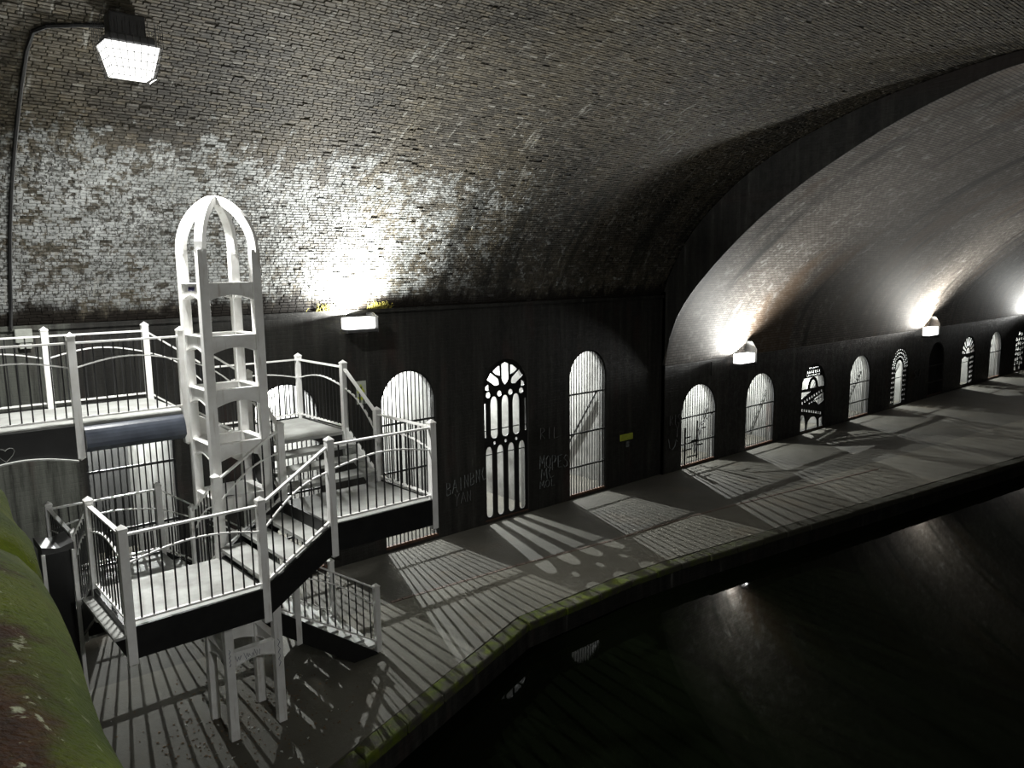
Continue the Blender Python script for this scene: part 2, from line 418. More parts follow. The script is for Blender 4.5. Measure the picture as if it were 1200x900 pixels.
# niches behind the openings: floor, ceiling, back wall and white partition on the right
def niche(x0, x1, y0, y1, ztop, dark_back, lamp, power, zl):
    b = MB()
    b.box((x1, y0, -0.3), (x1 + 0.12, y1, ztop))
    b.box((x0 - 0.12, y0, -0.3), (x0, y1, ztop))
    b.box((x0, y0, ztop), (x1, y1, ztop + 0.12))
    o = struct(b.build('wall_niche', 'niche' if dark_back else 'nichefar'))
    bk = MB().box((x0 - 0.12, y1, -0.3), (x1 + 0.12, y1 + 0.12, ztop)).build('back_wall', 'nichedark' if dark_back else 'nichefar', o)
    MB().box((x0, y0, -0.3), (x1, y1, 0.0)).build('niche_floor', 'ground', o)
    lx, ly = lamp
    f = MB().box((x1 - 0.03, ly - 0.09, zl - 0.13), (x1, ly + 0.09, zl + 0.13)).build('lamp_backplate', 'lampmetal', o)
    light('POINT', 'niche_light', (lx, ly, zl), power, (0.97, 1.0, 0.97), 0.007)
    # slanting rod fixed to the partition
    MB().tube([(x1 - 0.06, y0 + (0.12 if dark_back else 0.2) * (y1 - y0), 0.62 * ztop), (x1 - 0.06, y0 + 0.52 * (y1 - y0), 0.05 * ztop)], 0.03 if dark_back else 0.018, 6).build('slanting_rod', 'lampmetal', o)
    return o
for x in NEAR:
    niche(x - HW1 - 1.0, x + HW1 + 0.55, 0.30, 4.5, 4.45, True, (x + 0.55, 3.5), P_NICHE * (0.5 if x < 4 else 1.0), 3.88)
for i, x in enumerate(FAR):
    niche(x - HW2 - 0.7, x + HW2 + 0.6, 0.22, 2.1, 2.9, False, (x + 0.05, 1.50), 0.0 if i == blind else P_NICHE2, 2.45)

# ------------------------------------------------------------------ structure: vaults
def sheet(name, D, x0, x1, off, mat, nx=2):
    """curved soffit with thickness (an inner skin and an outer skin)"""
    n = len(D); T = np.gradient(D, axis=0); T /= np.linalg.norm(T, axis=1)[:, None]
    N = np.stack([T[:, 1], -T[:, 0]], 1)                   # points outwards (away from the canal)
    if N[0, 0] < 0: N = -N
    inner = D + N * off; outer = D + N * (off + 0.5)
    vs = []
    for x in (x0, x1):
        for P in (inner, outer): vs += [(x, p[0], p[1]) for p in P]
    fs = []
    for i in range(n - 1):
        fs.append((i, i + 1, 2 * n + i + 1, 2 * n + i))
        fs.append((n + i, 3 * n + i, 3 * n + i + 1, n + i + 1))
        fs.append((i, n + i, n + i + 1, i + 1)); fs.append((2 * n + i, 2 * n + i + 1, 3 * n + i + 1, 3 * n + i))
    fs.append((0, 2 * n, 3 * n, n)); fs.append((n - 1, 2 * n - 1, 4 * n - 1, 3 * n - 1))
    b = MB(); b.add(vs, fs)
    return b.build(name, mat), N
vault1, N1 = sheet('ceiling', D1, -6, XW + 0.02, 0.012, 'mortar'); struct(vault1)
for p in vault1.data.polygons: p.use_smooth = True
vault2, N2 = sheet('ceiling', D2, XW + 0.02, 62, 0.0, 'farbrick'); struct(vault2)

# end ring of the far bridge (a lower arch): the face between both profiles
yy = np.linspace(0.0, -23.0, 90)
def prof_at(D, y): return float(np.interp(-y, -D[:, 0], D[:, 1]))
ringb = MB()
vs = []
for y in yy:
    lo = prof_at(D2, min(max(y, -22.9), -0.1)); hi = max(prof_at(D1, y), lo + 0.04) + 0.25
    vs += [(XW, y, lo), (XW, y, hi), (XW + 0.03, y, lo), (XW + 0.03, y, hi)]
fs = []
for i in range(len(yy) - 1):
    a = 4 * i; b = a + 4
    fs += [(a, b, b + 1, a + 1), (a + 2, a + 3, b + 3, b + 2), (a, a + 2, b + 2, b), (a + 1, b + 1, b + 3, a + 3)]
ringb.add(vs, fs); struct(ringb.build('trim_1', 'wall'))
struct(MB().box((XW, Y2, -1.2), (XW + 0.05, 0.3, 5.6)).build('wall_pier', 'wall'))

# bricks of the near vault: every brick has its own edges; courses run along the tunnel
S1 = arclen(D1); Stot = 15.6
BL, BH, GAP = 0.158, 0.050, 0.0075
courses = int(Stot / (BH + GAP))
V = []; FA = []; RN = []; cand = []
for c in range(courses):
    s0 = c * (BH + GAP) + 0.006; s1 = s0 + BH; sm = (s0 + s1) / 2
    y = np.interp(sm, S1, D1[:, 0]); z = np.interp(sm, S1, D1[:, 1])
    ya = np.interp(s0, S1, D1[:, 0]); za = np.interp(s0, S1, D1[:, 1]); yb = np.interp(s1, S1, D1[:, 0]); zb = np.interp(s1, S1, D1[:, 1])
    t = np.array((yb - ya, zb - za)); t /= np.linalg.norm(t)
    nin = np.array((-t[1], t[0]));
    if nin[0] > 0 or (abs(nin[0]) < 1e-6 and nin[1] > 0): nin = -nin
    if nin[1] > 0: nin = -nin
    x = -0.6 + (c % 2) * 0.083 + random.uniform(-0.03, 0.03)
    while x < XW - 0.03:
        L = BL + random.uniform(-0.012, 0.010)
        if c % 5 == 4: L = 0.075                      # header course
        if random.random() > 0.012 and x + L < XW:
            cand.append((x, x + L, y, z, t[0], t[1], nin[0], nin[1], random.random(), random.uniform(-0.003, 0.006) + (0.008 if random.random() < 0.06 else 0)))
        x += L + GAP
cand = np.array(cand)
cx = (cand[:, 0] + cand[:, 1]) / 2
d = np.stack([cx, cand[:, 2], cand[:, 3]], 1) - np.array(CAM)
dz = d @ np.array(fwd); px = 600 + F * (d @ np.array(right)) / dz; py = 450 + F * (d @ np.array(down)) / dz
vis = (dz > 0) & (px > 8) & (px < 1192) & (py > 8) & (py < 892)
face = np.abs((d / np.linalg.norm(d, axis=1)[:, None])[:, 1] * cand[:, 6] + (d / np.linalg.norm(d, axis=1)[:, None])[:, 2] * cand[:, 7])
size = np.where(vis, face * (cand[:, 1] - cand[:, 0]) / dz ** 2, 0)
near = set(np.argsort(-size)[:300].tolist())
def brick_verts(x0, x1, y, z, ty, tz, ny, nz, proud):
    h = BH / 2; e = 0.004; vs = []
    for (off, ins) in ((-0.013, 0.0), (proud, e)):
        for (xx, tt) in ((x0 + ins, -h + ins), (x1 - ins, -h + ins), (x1 - ins, h - ins), (x0 + ins, h - ins)):
            vs.append((xx, y + ty * tt + ny * off, z + tz * tt + nz * off))
    return vs
BF = [(4, 5, 6, 7), (0, 1, 5, 4), (1, 2, 6, 5), (2, 3, 7, 6), (3, 0, 4, 7)]
rest = [i for i in range(len(cand)) if i not in near]
for k, i in enumerate(rest):
    r = cand[i]; o = len(V)
    V += brick_verts(*r[:8], r[9]); FA += [tuple(a + o for a in f) for f in BF]; RN += [r[8]] * 5
me = bpy.data.meshes.new('brickwork'); me.from_pydata(V, [], FA); me.update()
at = me.attributes.new('rnd', 'FLOAT', 'FACE'); at.data.foreach_set('value', RN); me.materials.append(M['brick'])
bw = link('brickwork', me, vault1); bw['kind'] = 'stuff'
# the 300 bricks that show largest, each an object of its own sharing ten meshes per brick size
protos = {}
for i in sorted(near):
    r = cand[i]; key = (round((r[1] - r[0]) / 0.005), int(r[8] * 9.99))
    if key not in protos:
        L = key[0] * 0.005
        b = bpy.data.meshes.new('brick'); b.from_pydata(brick_verts(-L / 2, L / 2, 0, 0, -1, 0, 0, -1, 0.005), [], BF); b.update()
        a = b.attributes.new('rnd', 'FLOAT', 'FACE'); a.data.foreach_set('value', [(key[1] + 0.5) / 10] * 5); b.materials.append(M['brick']); protos[key] = b
    o = link('brick', protos[key], vault1)
    mm = Matrix.Identity(4)
    for q in range(3):
        mm[q][0] = (1, 0, 0)[q]; mm[q][1] = (0, -r[4], -r[5])[q]; mm[q][2] = (0, -r[6], -r[7])[q]
        mm[q][3] = ((r[0] + r[1]) / 2, r[2], r[3])[q]
    o.matrix_world = mm

# ledge at the springing
struct(MB().box((-6, -0.05, 5.42), (XW, 0.02, 5.50)).build('trim_2', 'wall'))
# outer wall of the canal (behind the camera) and end stops that close the tunnel
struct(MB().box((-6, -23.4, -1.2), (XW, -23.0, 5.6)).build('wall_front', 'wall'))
struct(MB().box((XW, -23.3, -1.2), (62, -22.9, 3.5)).build('wall_front', 'wall'))

# ------------------------------------------------------------------ structure: towpath, kerb, water
EDGE = [(-6.0, -9.9), (4.56, -6.20), (8.76, -4.76), (11.6, -4.76), (13.1, -4.90), (19.2, -5.76), (28.3, -7.06), (62, -11.9)]
KW = 0.34
pl = MB()
poly = [(x, y + KW) for x, y in EDGE]
pl.prism(poly + [(62, 0.35), (-6, 0.35)], 'z', -1.4, 0.0)
floor = struct(pl.build('floor', 'ground'))
for (a, b) in zip(EDGE[:-1], EDGE[1:]):
    a = Vector((*a, 0)); b = Vector((*b, 0)); Ld = (b - a).length; n = max(1, round(Ld / 0.9))
    for k in range(n):
        p = a.lerp(b, (k + 0.006) / n); q = a.lerp(b, (k + 0.994) / n)
        dz_ = random.uniform(-0.010, 0.012); ins = random.uniform(-0.015, 0.015)
        pts = [(p.x, p.y + ins), (q.x, q.y + ins), (q.x, q.y + KW - 0.01), (p.x, p.y + KW - 0.01)]
        MB().prism(pts, 'z', -0.16, dz_).build('coping_stone', 'kerb', floor, bevel=0.03)
cw = MB()
cw.prism([(x, y + 0.03) for x, y in EDGE] + [(x, y + KW + 0.02) for x, y in EDGE[::-1]], 'z', -1.4, -0.165)
struct(cw.build('wall_canal', 'wall'))
# red brick edging line let into the towpath
for (a, b) in zip([(7.4, -2.30), (10.4, -2.55), (13.1, -2.92), (15.85, -3.10)], [(10.4, -2.55), (13.1, -2.92), (15.85, -3.10), (24, -4.3)]):
    a = Vector((*a, 0.004)); b = Vector((*b, 0.004)); n = int((b - a).length / 0.235)
    for k in range(n):
        MB().beam(a.lerp(b, (k + 0.03) / n), a.lerp(b, (k + 0.97) / n), 0.07, 0.012).build('edging_brick', 'redbrick', floor)
wb = MB(); wb.prism([(x, y + 0.02) for x, y in EDGE] + [(62, -22.9), (-6, -22.9)], 'z', -1.38, ZWATER)
water = wb.build('canal_water', 'water')
tag(water, 'still black canal water below the mossy towpath edge', 'water', kind='stuff')

# ------------------------------------------------------------------ structure: mossy parapet beside the camera
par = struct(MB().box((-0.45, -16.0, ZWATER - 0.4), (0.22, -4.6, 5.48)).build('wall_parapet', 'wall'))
def coping(y0, y1, dx, seed):
    r = random.Random(seed); n = 26; k = 12; vs = []
    for j in range(n + 1):
        y = y0 + (y1 - y0) * j / n
        e = min(j, n - j) / 2.0; pinch = 0.965 if e < 0.5 else (0.99 if e < 1 else 1.0)
        w = 1 + 0.02 * math.sin(y * 3.1 + seed) + 0.012 * math.sin(y * 9.7)
        for i in range(k + 1):
            a = math.pi * i / k
            x = -0.215 + 0.064 * (y + 13) + dx + 0.48 * pinch * w * math.copysign(abs(math.cos(a)) ** 0.75, math.cos(a))
            z = 5.47 + 0.25 * pinch * abs(math.sin(a)) ** 0.8 + 0.006 * math.sin(y * 13 + i)
            vs.append((x, y, z))
    fs = []
    for j in range(n):
        for i in range(k):
            fs.append((j * (k + 1) + i, j * (k + 1) + i + 1, (j + 1) * (k + 1) + i + 1, (j + 1) * (k + 1) + i))
        fs.append((j * (k + 1), (j + 1) * (k + 1), (j + 1) * (k + 1) + k, j * (k + 1) + k))
    fs.append(tuple(range(k + 1))); fs.append(tuple(range(n * (k + 1), (n + 1) * (k + 1)))[::-1])
    b = MB(); b.add(vs, fs)
    b.build('coping_stone', 'moss', par, smooth=True)
coping(-15.9, -12.33, 0.012, 1); coping(-12.31, -9.6, 0.0, 2); coping(-9.58, -4.6, 0.01, 3)

# ------------------------------------------------------------------ gates in the openings
def grille(xc, hw, zb, zs, y, rails, n, label, extra=None):
    g = empty('arched_gate', (xc, y, zb)); tag(g, label, 'gate', 'gates in the arched openings')
    inv = Matrix.Translation((-xc, -y, -zb))
    def put(b, name, mat='bar'):
        b.v = [(v[0] - xc, v[1] - y, v[2] - zb) for v in b.v]; return b.build(name, mat, g)
    b = MB(); pts = [(xc - hw + 0.02, y, zb)] + [(xc + (hw - 0.02) * math.cos(a), y, zs + (hw - 0.02) * math.sin(a)) for a in np.linspace(math.pi, 0, 22)] + [(xc + hw - 0.02, y, zb)]
    b.path(pts, 0.035, 0.035, (0, 1, 0)); put(b, 'frame')
    for i in range(n):
        x = xc - hw + 2 * hw * (i + 1) / (n + 1); u = (x - xc) / hw
        zt = zs + hw * math.sqrt(max(0, 1 - u * u)) - 0.01
        put(MB().box((x - 0.0105, y - 0.008, zb + 0.01), (x + 0.0105, y + 0.008, zt)), 'bar')
    for z in rails:
        hwz = hw if z < zs else math.sqrt(max(0.01, hw * hw - (z - zs) ** 2))
        put(MB().box((xc - hwz, y - 0.025, z - 0.022), (xc + hwz, y + 0.012, z + 0.022)), 'cross_rail')
    put(MB().box((xc - hw, y - 0.03, zb - 0.02), (xc + hw, y + 0.03, zb + 0.06)), 'sill_rail', 'rust')
    if extra: extra(put)
    return g

def lancet(xc, hw, z0, z1, n=7, round_bottom=True):
    p = []
    h = hw * 1.9
    if round_bottom:
        for a in np.linspace(math.pi, 2 * math.pi, n): p.append((xc + hw * math.cos(a), z0 + hw + hw * math.sin(a)))
    else: p += [(xc - hw, z0), (xc + hw, z0)]
    for t in np.linspace(0, 1, n): p.append((xc + hw * math.cos(t * math.pi / 2) ** 0.8, z1 - h + h * math.sin(t * math.pi / 2)))
    for t in np.linspace(1, 0, n)[1:]: p.append((xc - hw * math.cos(t * math.pi / 2) ** 0.8, z1 - h + h * math.sin(t * math.pi / 2)))
    return p
def circ(x, z, r, n=12): return [(x + r * math.cos(2 * math.pi * i / n), z + r * math.sin(2 * math.pi * i / n)) for i in range(n)]
def rot(poly, cx_, cz_, a):
    c, s = math.cos(a), math.sin(a)
    return [(cx_ + (x - cx_) * c - (z - cz_) * s, cz_ + (x - cx_) * s + (z - cz_) * c) for x, z in poly]
def panel_gate(xc, hw, zb, zs, y, holes, rails, label):
    g = empty('cutout_gate', (xc, y, zb)); tag(g, label, 'gate', 'gates in the arched openings')
    outer = arch_poly(xc, hw, zb, zs, 24)
    o = plate('cutout_panel', outer, holes, y - 0.012, y + 0.012, 'bar')
    o.data.transform(Matrix.Translation((-xc, -y, -zb))); o.parent = g
    for z in rails:
        hwz = hw if z < zs else math.sqrt(max(0.01, hw * hw - (z - zs) ** 2))
        b = MB().box((-hwz, 0.02, z - zb - 0.012), (hwz, 0.045, z - zb + 0.012)); b.build('cross_rail', 'bar', g)
    MB().box((-hw, -0.03, -0.03), (hw, 0.03, 0.02)).build('sill_rail', 'rust', g)
    return g

GY = 0.05
grille(NEAR[0], HW1, ZB1, ZS1, GY, [0.90, 1.82, 2.92], 13, 'barred arched gate under the raised walkway, leftmost of all')
grille(NEAR[1], HW1, ZB1, ZS1, GY, [0.90, 1.82, 2.92], 13, 'barred arched gate hidden behind the upper stair landing')
grille(NEAR[2], HW1, ZB1, ZS1, GY, [0.90, 1.82, 2.92], 13, 'barred arched gate just right of the staircase, behind its landing rail')
grille(NEAR[4], HW1, ZB1, ZS1, GY, [0.88, 1.82, 2.92], 13, 'tall barred arched gate right of the gothic tracery gate')
# gothic tracery gate
x0 = NEAR[3]
H = []
for k in (-1.5, -0.5, 0.5, 1.5):
    H.append(lancet(x0 + 0.363 * k - 0.01, 0.105, 0.14, 1.95))
    H.append(circ(x0 + 0.363 * k * 1.0 - 0.01, 3.255, 0.075))
for k in (-1, 0, 1):
    H.append(circ(x0 + 0.363 * k - 0.01, 2.03, 0.042))
    H.append(lancet(x0 + 0.363 * k - 0.01, 0.115, 2.14, 3.20))
for k in (-1, 1):
    xx = x0 + k * 0.66; H.append([(xx - 0.028, 2.2), (xx + 0.028, 2.2), (xx + 0.028, 3.05), (xx - 0.028, 3.05)])
sh = [(x0 - 0.115, 3.98), (x0 - 0.115, 3.62), (x0 - 0.08, 3.53), (x0, 3.46), (x0 + 0.08, 3.53), (x0 + 0.115, 3.62), (x0 + 0.115, 3.98), (x0, 4.03)]
H.append(sh)
for k in (-1, 1):
    d0 = [(x0 - 0.10, 3.99), (x0 - 0.10, 3.69), (x0 - 0.05, 3.62), (x0, 3.59), (x0 + 0.05, 3.62), (x0 + 0.10, 3.69), (x0 + 0.10, 3.99)]
    H.append(rot(d0, x0, 3.34, k * 0.95))
    H.append([(x0 + k * 0.17, 3.70), (x0 + k * 0.17, 3.95), (x0 + k * 0.26, 3.93), (x0 + k * 0.36, 3.86), (x0 + k * 0.40, 3.82), (x0 + k * 0.30, 3.74)])
    H.append([(x0 + k * 0.53, 3.36), (x0 + k * 0.64, 3.38), (x0 + k * 0.64, 3.47), (x0 + k * 0.54, 3.52)])
panel_gate(x0, HW1, ZB1, ZS1, GY, H, [1.74, 2.36], 'black gothic tracery gate with lancets and rose head in the dark wall')

# far gates
Z0, ZT = ZB2, ZS2 + HW2
GY2 = Y2 + 0.05
def lattice(put):
    xc = FAR[0]
    b = MB()
    for (x, z, w, h) in [(-0.55, 0.95, 0.3, 0.05), (-0.2, 0.8, 0.35, 0.05), (-0.6, 0.55, 0.5, 0.05), (0.1, 0.62, 0.3, 0.05), (-0.3, 0.3, 0.6, 0.05), (0.3, 1.15, 0.25, 0.04)]:
        b.box((xc + x - w / 2, GY2 - 0.02, z), (xc + x + w / 2, GY2 - 0.008, z + h))
    b.box((xc - 0.75, GY2 - 0.02, 0.1), (xc - 0.65, GY2 - 0.008, 1.3)); b.box((xc - 0.1, GY2 - 0.02, 0.2), (xc - 0.02, GY2 - 0.008, 1.45))
    b.path([(xc + 0.75, GY2 - 0.014, 1.6), (xc + 0.2, GY2 - 0.014, 1.3), (xc - 0.2, GY2 - 0.014, 0.4)], 0.012, 0.05, (0, 1, 0))
    put(b, 'lattice_pattern')
grille(FAR[0], HW2, ZB2, ZS2, GY2, [0.78, 1.62], 14, 'barred gate with lattice pattern beside the pale squiggle graffiti', lattice)
grille(FAR[1], HW2, ZB2, ZS2, GY2, [0.66, 1.52], 14, 'plain barred gate below the lamp of the nearer far bay')
grille(FAR[3], HW2, ZB2, ZS2, GY2, [0.70, 1.50], 14, 'plain barred gate between the bridge cutout and chevron gates')
grille(FAR[5], HW2, ZB2, ZS2, GY2, [0.70, 1.50], 14, 'unlit black barred gate just right of the farther wall lamp')
grille(FAR[7], HW2, ZB2, ZS2, GY2, [1.50], 8, 'plain pale gate second from the right edge')
# bridge pattern: bands of tall slots, sloping rows of dots, big arches
x0 = FAR[2]; H = []
def inside(poly, xc, hw, zs, mrg=0.05):
    for x, z in poly:
        if abs(x - xc) > hw - mrg or z < Z0 + 0.05: return False
        if z > zs and (x - xc) ** 2 + (z - zs) ** 2 > (hw - mrg) ** 2: return False
    return True
def addh(H, poly, xc):
    if inside(poly, xc, HW2, ZS2): H.append(poly)
def box2(x, z, w, h, a=0.0): return rot([(x - w / 2, z - h / 2), (x + w / 2, z - h / 2), (x + w / 2, z + h / 2), (x - w / 2, z + h / 2)], x, z, a)
for i in range(-4, 5):
    addh(H, box2(x0 + i * 0.15, 2.33, 0.085, 0.11), x0); addh(H, box2(x0 + i * 0.15, 2.48, 0.085, 0.06), x0)
    addh(H, box2(x0 + i * 0.12, 2.20, 0.07, 0.06), x0)
H.append([(x0 - 0.84, 1.70), (x0 - 0.42, 1.70), (x0 - 0.34, 1.92), (x0 - 0.2, 2.08), (x0, 2.12), (x0 - 0.7, 2.12), (x0 - 0.82, 1.98)])
H.append([(x0 + 0.84, 1.70), (x0 + 0.42, 1.70), (x0 + 0.34, 1.92), (x0 + 0.2, 2.08), (x0 + 0.05, 2.12), (x0 + 0.7, 2.12), (x0 + 0.82, 1.98)])
H.append(lancet(x0, 0.24, 1.70, 2.02, 6, False))
for i in range(9):
    u = -0.76 + i * 0.18
    addh(H, box2(x0 + u, 1.20 + 0.22 * (u + 0.76), 0.10, 0.10, 0.25), x0)
    if i > 2: addh(H, box2(x0 + u, 1.02 + 0.18 * (u + 0.76), 0.10, 0.07, 0.25), x0)
    addh(H, box2(x0 + u, 0.92 - 0.20 * (u + 0.76), 0.11, 0.09, -0.25), x0)
H.append([(x0 - 0.86, 1.33), (x0 - 0.15, 1.58), (x0 - 0.86, 1.60)])
H.append([(x0 + 0.1, 1.25), (x0 + 0.86, 1.45), (x0 + 0.86, 1.1), (x0 + 0.5, 0.98)])
H.append([(x0 - 0.84, 0.10), (x0 - 0.84, 0.74), (x0 - 0.6, 0.70), (x0 - 0.48, 0.4), (x0 - 0.44, 0.10)])
H.append([(x0 - 0.36, 0.10), (x0 - 0.30, 0.4), (x0 - 0.08, 0.56), (x0 + 0.2, 0.56), (x0 + 0.4, 0.4), (x0 + 0.46, 0.10)])
H.append([(x0 + 0.58, 0.10), (x0 + 0.55, 0.42), (x0 + 0.84, 0.50), (x0 + 0.84, 0.10)])
panel_gate(x0, HW2, ZB2, ZS2, GY2, H, [], 'black cutout gate patterned with little bridges and arches')
# chevron gate
x0 = FAR[4]; H = []
for r0, r1 in ((0.47, 0.56), (0.64, 0.73), (0.80, 0.87)):
    n = 15
    for i in range(n):
        a0 = math.pi * i / n + 0.02; a1 = math.pi * (i + 1) / n - 0.02; am = (a0 + a1) / 2
        o_ = 0.05
        H.append([(x0 + (r0) * math.cos(a0), ZS2 + r0 * math.sin(a0)), (x0 + (r0 + o_) * math.cos(am), ZS2 + (r0 + o_) * math.sin(am)), (x0 + r0 * math.cos(a1), ZS2 + r0 * math.sin(a1)),
                  (x0 + r1 * math.cos(a1), ZS2 + r1 * math.sin(a1)), (x0 + min(r1 + o_, 0.9) * math.cos(am), ZS2 + min(r1 + o_, 0.9) * math.sin(am)), (x0 + r1 * math.cos(a0), ZS2 + r1 * math.sin(a0))])
H.append(arch_poly(x0, 0.38, 0.12, ZS2, 14))
for sx in (-1, 1):
    for j in range(7):
        for c_ in (0.50, 0.69):
            z = 0.18 + j * 0.22; x = x0 + sx * c_
            H.append([(x - 0.06, z), (x, z + 0.05), (x + 0.06, z), (x + 0.06, z + 0.10), (x, z + 0.15), (x - 0.06, z + 0.10)])
panel_gate(x0, HW2, ZB2, ZS2, GY2, H, [1.3], 'black gate with zigzag chevron cutouts around an inner arch')
# radiating gate
x0 = FAR[6]; H = []
for i in range(9):
    a0 = math.pi * (i + 0.18) / 9; a1 = math.pi * (i + 0.82) / 9
    H.append([(x0 + r * math.cos(a), ZS2 + r * math.sin(a)) for r, a in ((0.40, a0), (0.86, a0), (0.86, a1), (0.40, a1))])
H.append([(x0 - 0.8, 0.15), (x0 + 0.15, 0.15), (x0 + 0.22, 0.6), (x0 + 0.1, 1.1), (x0 + 0.2, 1.55), (x0 - 0.05, 1.5), (x0 - 0.35, 1.62), (x0 - 0.8, 1.5)])
for j in range(6): H.append([(x0 + 0.34, 0.15 + j * 0.25), (x0 + 0.82, 0.22 + j * 0.25), (x0 + 0.82, 0.33 + j * 0.25), (x0 + 0.34, 0.27 + j * 0.25)])
H.append(arch_poly(x0, 0.3, ZS2 + 0.02, ZS2 + 0.02, 10))
panel_gate(x0, HW2, ZB2, ZS2, GY2, H, [1.3], 'black cutout gate with radiating wedges in its arch, far right')
# abstract gate
x0 = FAR[8]; H = []
rr = random.Random(5)
for j in range(8):
    for i in range(4):
        z = 0.2 + j * 0.29 + rr.uniform(-0.04, 0.04); x = x0 - 0.62 + i * 0.4 + rr.uniform(-0.05, 0.05)
        w = rr.uniform(0.12, 0.17); h = rr.uniform(0.09, 0.12)
        po = [(x - w, z - h * rr.uniform(0, 1)), (x, z - h), (x + w, z - h * rr.uniform(0, 0.6)), (x + w * 0.8, z + h), (x - w * 0.6, z + h * 0.9)]
        addh(H, po, x0)
panel_gate(x0, HW2, ZB2, ZS2, GY2, H, [], 'black cutout gate with irregular openings at the right edge')

# ------------------------------------------------------------------ stair levels
XL, XIL, XIR, XR = 1.93, 3.38, 4.27, 5.77
YF, YIF, YIB, YB = -6.15, -4.78, -3.84, -2.30
ZD, ZT_, ZM, ZLo, ZW = 4.46, 3.83, 3.22, 2.66, 2.05

def post(parent, x, y, z, up=1.10, dn=0.42, w=0.088):
    h = w / 2; b = MB()
    ring = lambda zz, k=1.0: [(x - h * k, y - h * k, zz), (x + h * k, y - h * k, zz), (x + h * k, y + h * k, zz), (x - h * k, y + h * k, zz)]
    zt = z + up; zb = z - dn; flat = dn <= 0.001
    vs = ring(zb if flat else zb + 0.035) + ring(zt - 0.05) + ring(zt - 0.045, 1.12) + ring(zt - 0.03, 1.12) + [(x, y, zt + 0.015)]
    fs = []
    for k in range(3):
        for i in range(4): fs.append((4 * k + i, 4 * k + (i + 1) % 4, 4 * k + 4 + (i + 1) % 4, 4 * k + 4 + i))
    fs += [(12 + i, 12 + (i + 1) % 4, 16) for i in range(4)]
    if flat: fs.append((3, 2, 1, 0))
    else:
        vs.append((x, y, zb)); fs += [((i + 1) % 4, i, 17) for i in range(4)]
    b.add(vs, fs); return b.build('post', 'white', parent)

def rail_panel(parent, x0, y0, z0, x1, y1, z1, off=0.045, sp=0.122, arch=True):
    """top rail between two posts; its balusters, arched mid rail and bottom rail hang below it"""
    a = Vector((x0, y0, z0)); b = Vector((x1, y1, z1)); hd = Vector((x1 - x0, y1 - y0, 0)); L = hd.length; u = hd / L
    P = lambda t, h: Vector((x0 + (x1 - x0) * t, y0 + (y1 - y0) * t, z0 + (z1 - z0) * t + h))
    t0, t1 = off / L, 1 - off / L
    top = MB().beam(P(t0, 1.0), P(t1, 1.0), 0.052, 0.022).build('handrail', 'white', parent)
    MB().beam(P(t0, 0.075), P(t1, 0.075), 0.042, 0.022).build('bottom_rail', 'white', top)
    if arch:
        pts = [P(t, 0.70 + 0.10 * math.sin(math.pi * (t - t0) / (t1 - t0))) for t in np.linspace(t0, t1, 11)]
        MB().path(pts, 0.03, 0.016).build('mid_rail', 'white', top)
    n = max(2, int(round(L / sp)))
    for i in range(1, n):
        t = i / n
        MB().box((-0.0075, -0.0075, 0), (0.0075, 0.0075, 0.905)).build('baluster', 'bar', top).location = P(t, 0.085)
    return top

# ------------------------------------------------------------------ staircase
st = empty('staircase', (0, 0, 0))
tag(st, 'square spiral steel staircase with white posts and black balusters around the tower', 'staircase')
def landing(parent, x0, x1, y0, y1, z, sides, fascia='black', name='landing', d=0.33):
    o = MB().box((x0, y0, z - 0.05), (x1, y1, z)).build(name, 'tread', parent)
    t = 0.04
    for s in sides:
        b = MB()
        if s == 'f': b.box((x0, y0 - t, z - d), (x1, y0, z + 0.02))
        if s == 'b': b.box((x0, y1, z - d), (x1, y1 + t, z + 0.02))
        if s == 'l': b.box((x0 - t, y0, z - d), (x0, y1, z + 0.02))
        if s == 'r': b.box((x1, y0, z - d), (x1 + t, y1, z + 0.02))
        b.build('fascia', fascia, o)
    return o
def flight(parent, axis, a, b, c0, c1, z0, z1, nr, mats=('black', 'black')):
    """treads from a (level z0) to b (level z1) along an axis; c0..c1 across; two stringers"""
    n = nr - 1; w = (b - a) / n
    for k in range(n):
        z = z0 + (z1 - z0) * (k + 1) / nr
        p, q = sorted((a + w * k, a + w * (k + 1))); p -= 0.012; q += 0.012
        bb = MB()
        if axis == 'x': bb.box((p, c0 + 0.01, z - 0.045), (q, c1 - 0.01, z))
        else: bb.box((c0 + 0.01, p, z - 0.045), (c1 - 0.01, q, z))
        bb.build('tread', 'tread', parent)
    for ci, cc, mt in ((0, c0, mats[0]), (1, c1, mats[1])):
        poly = [(a, z0 - 0.33), (b, z1 - 0.33), (b, z1 + 0.03), (a, z0 + 0.03)]
        lo, hi = (cc - 0.04, cc) if ci == 0 else (cc, cc + 0.04)
        MB().prism(poly, 'y' if axis == 'x' else 'x', lo, hi).build('stringer', mt, parent)
landing(st, XL, XIL, YF, YIF, ZLo, 'flr')
landing(st, XIR, XR, YF, YIF, ZM, 'frl')
landing(st, XIR, XR, YIB, YB, ZT_, 'rb')
landing(st, XL, XIL, YIB, YB, ZW, 'lbf')
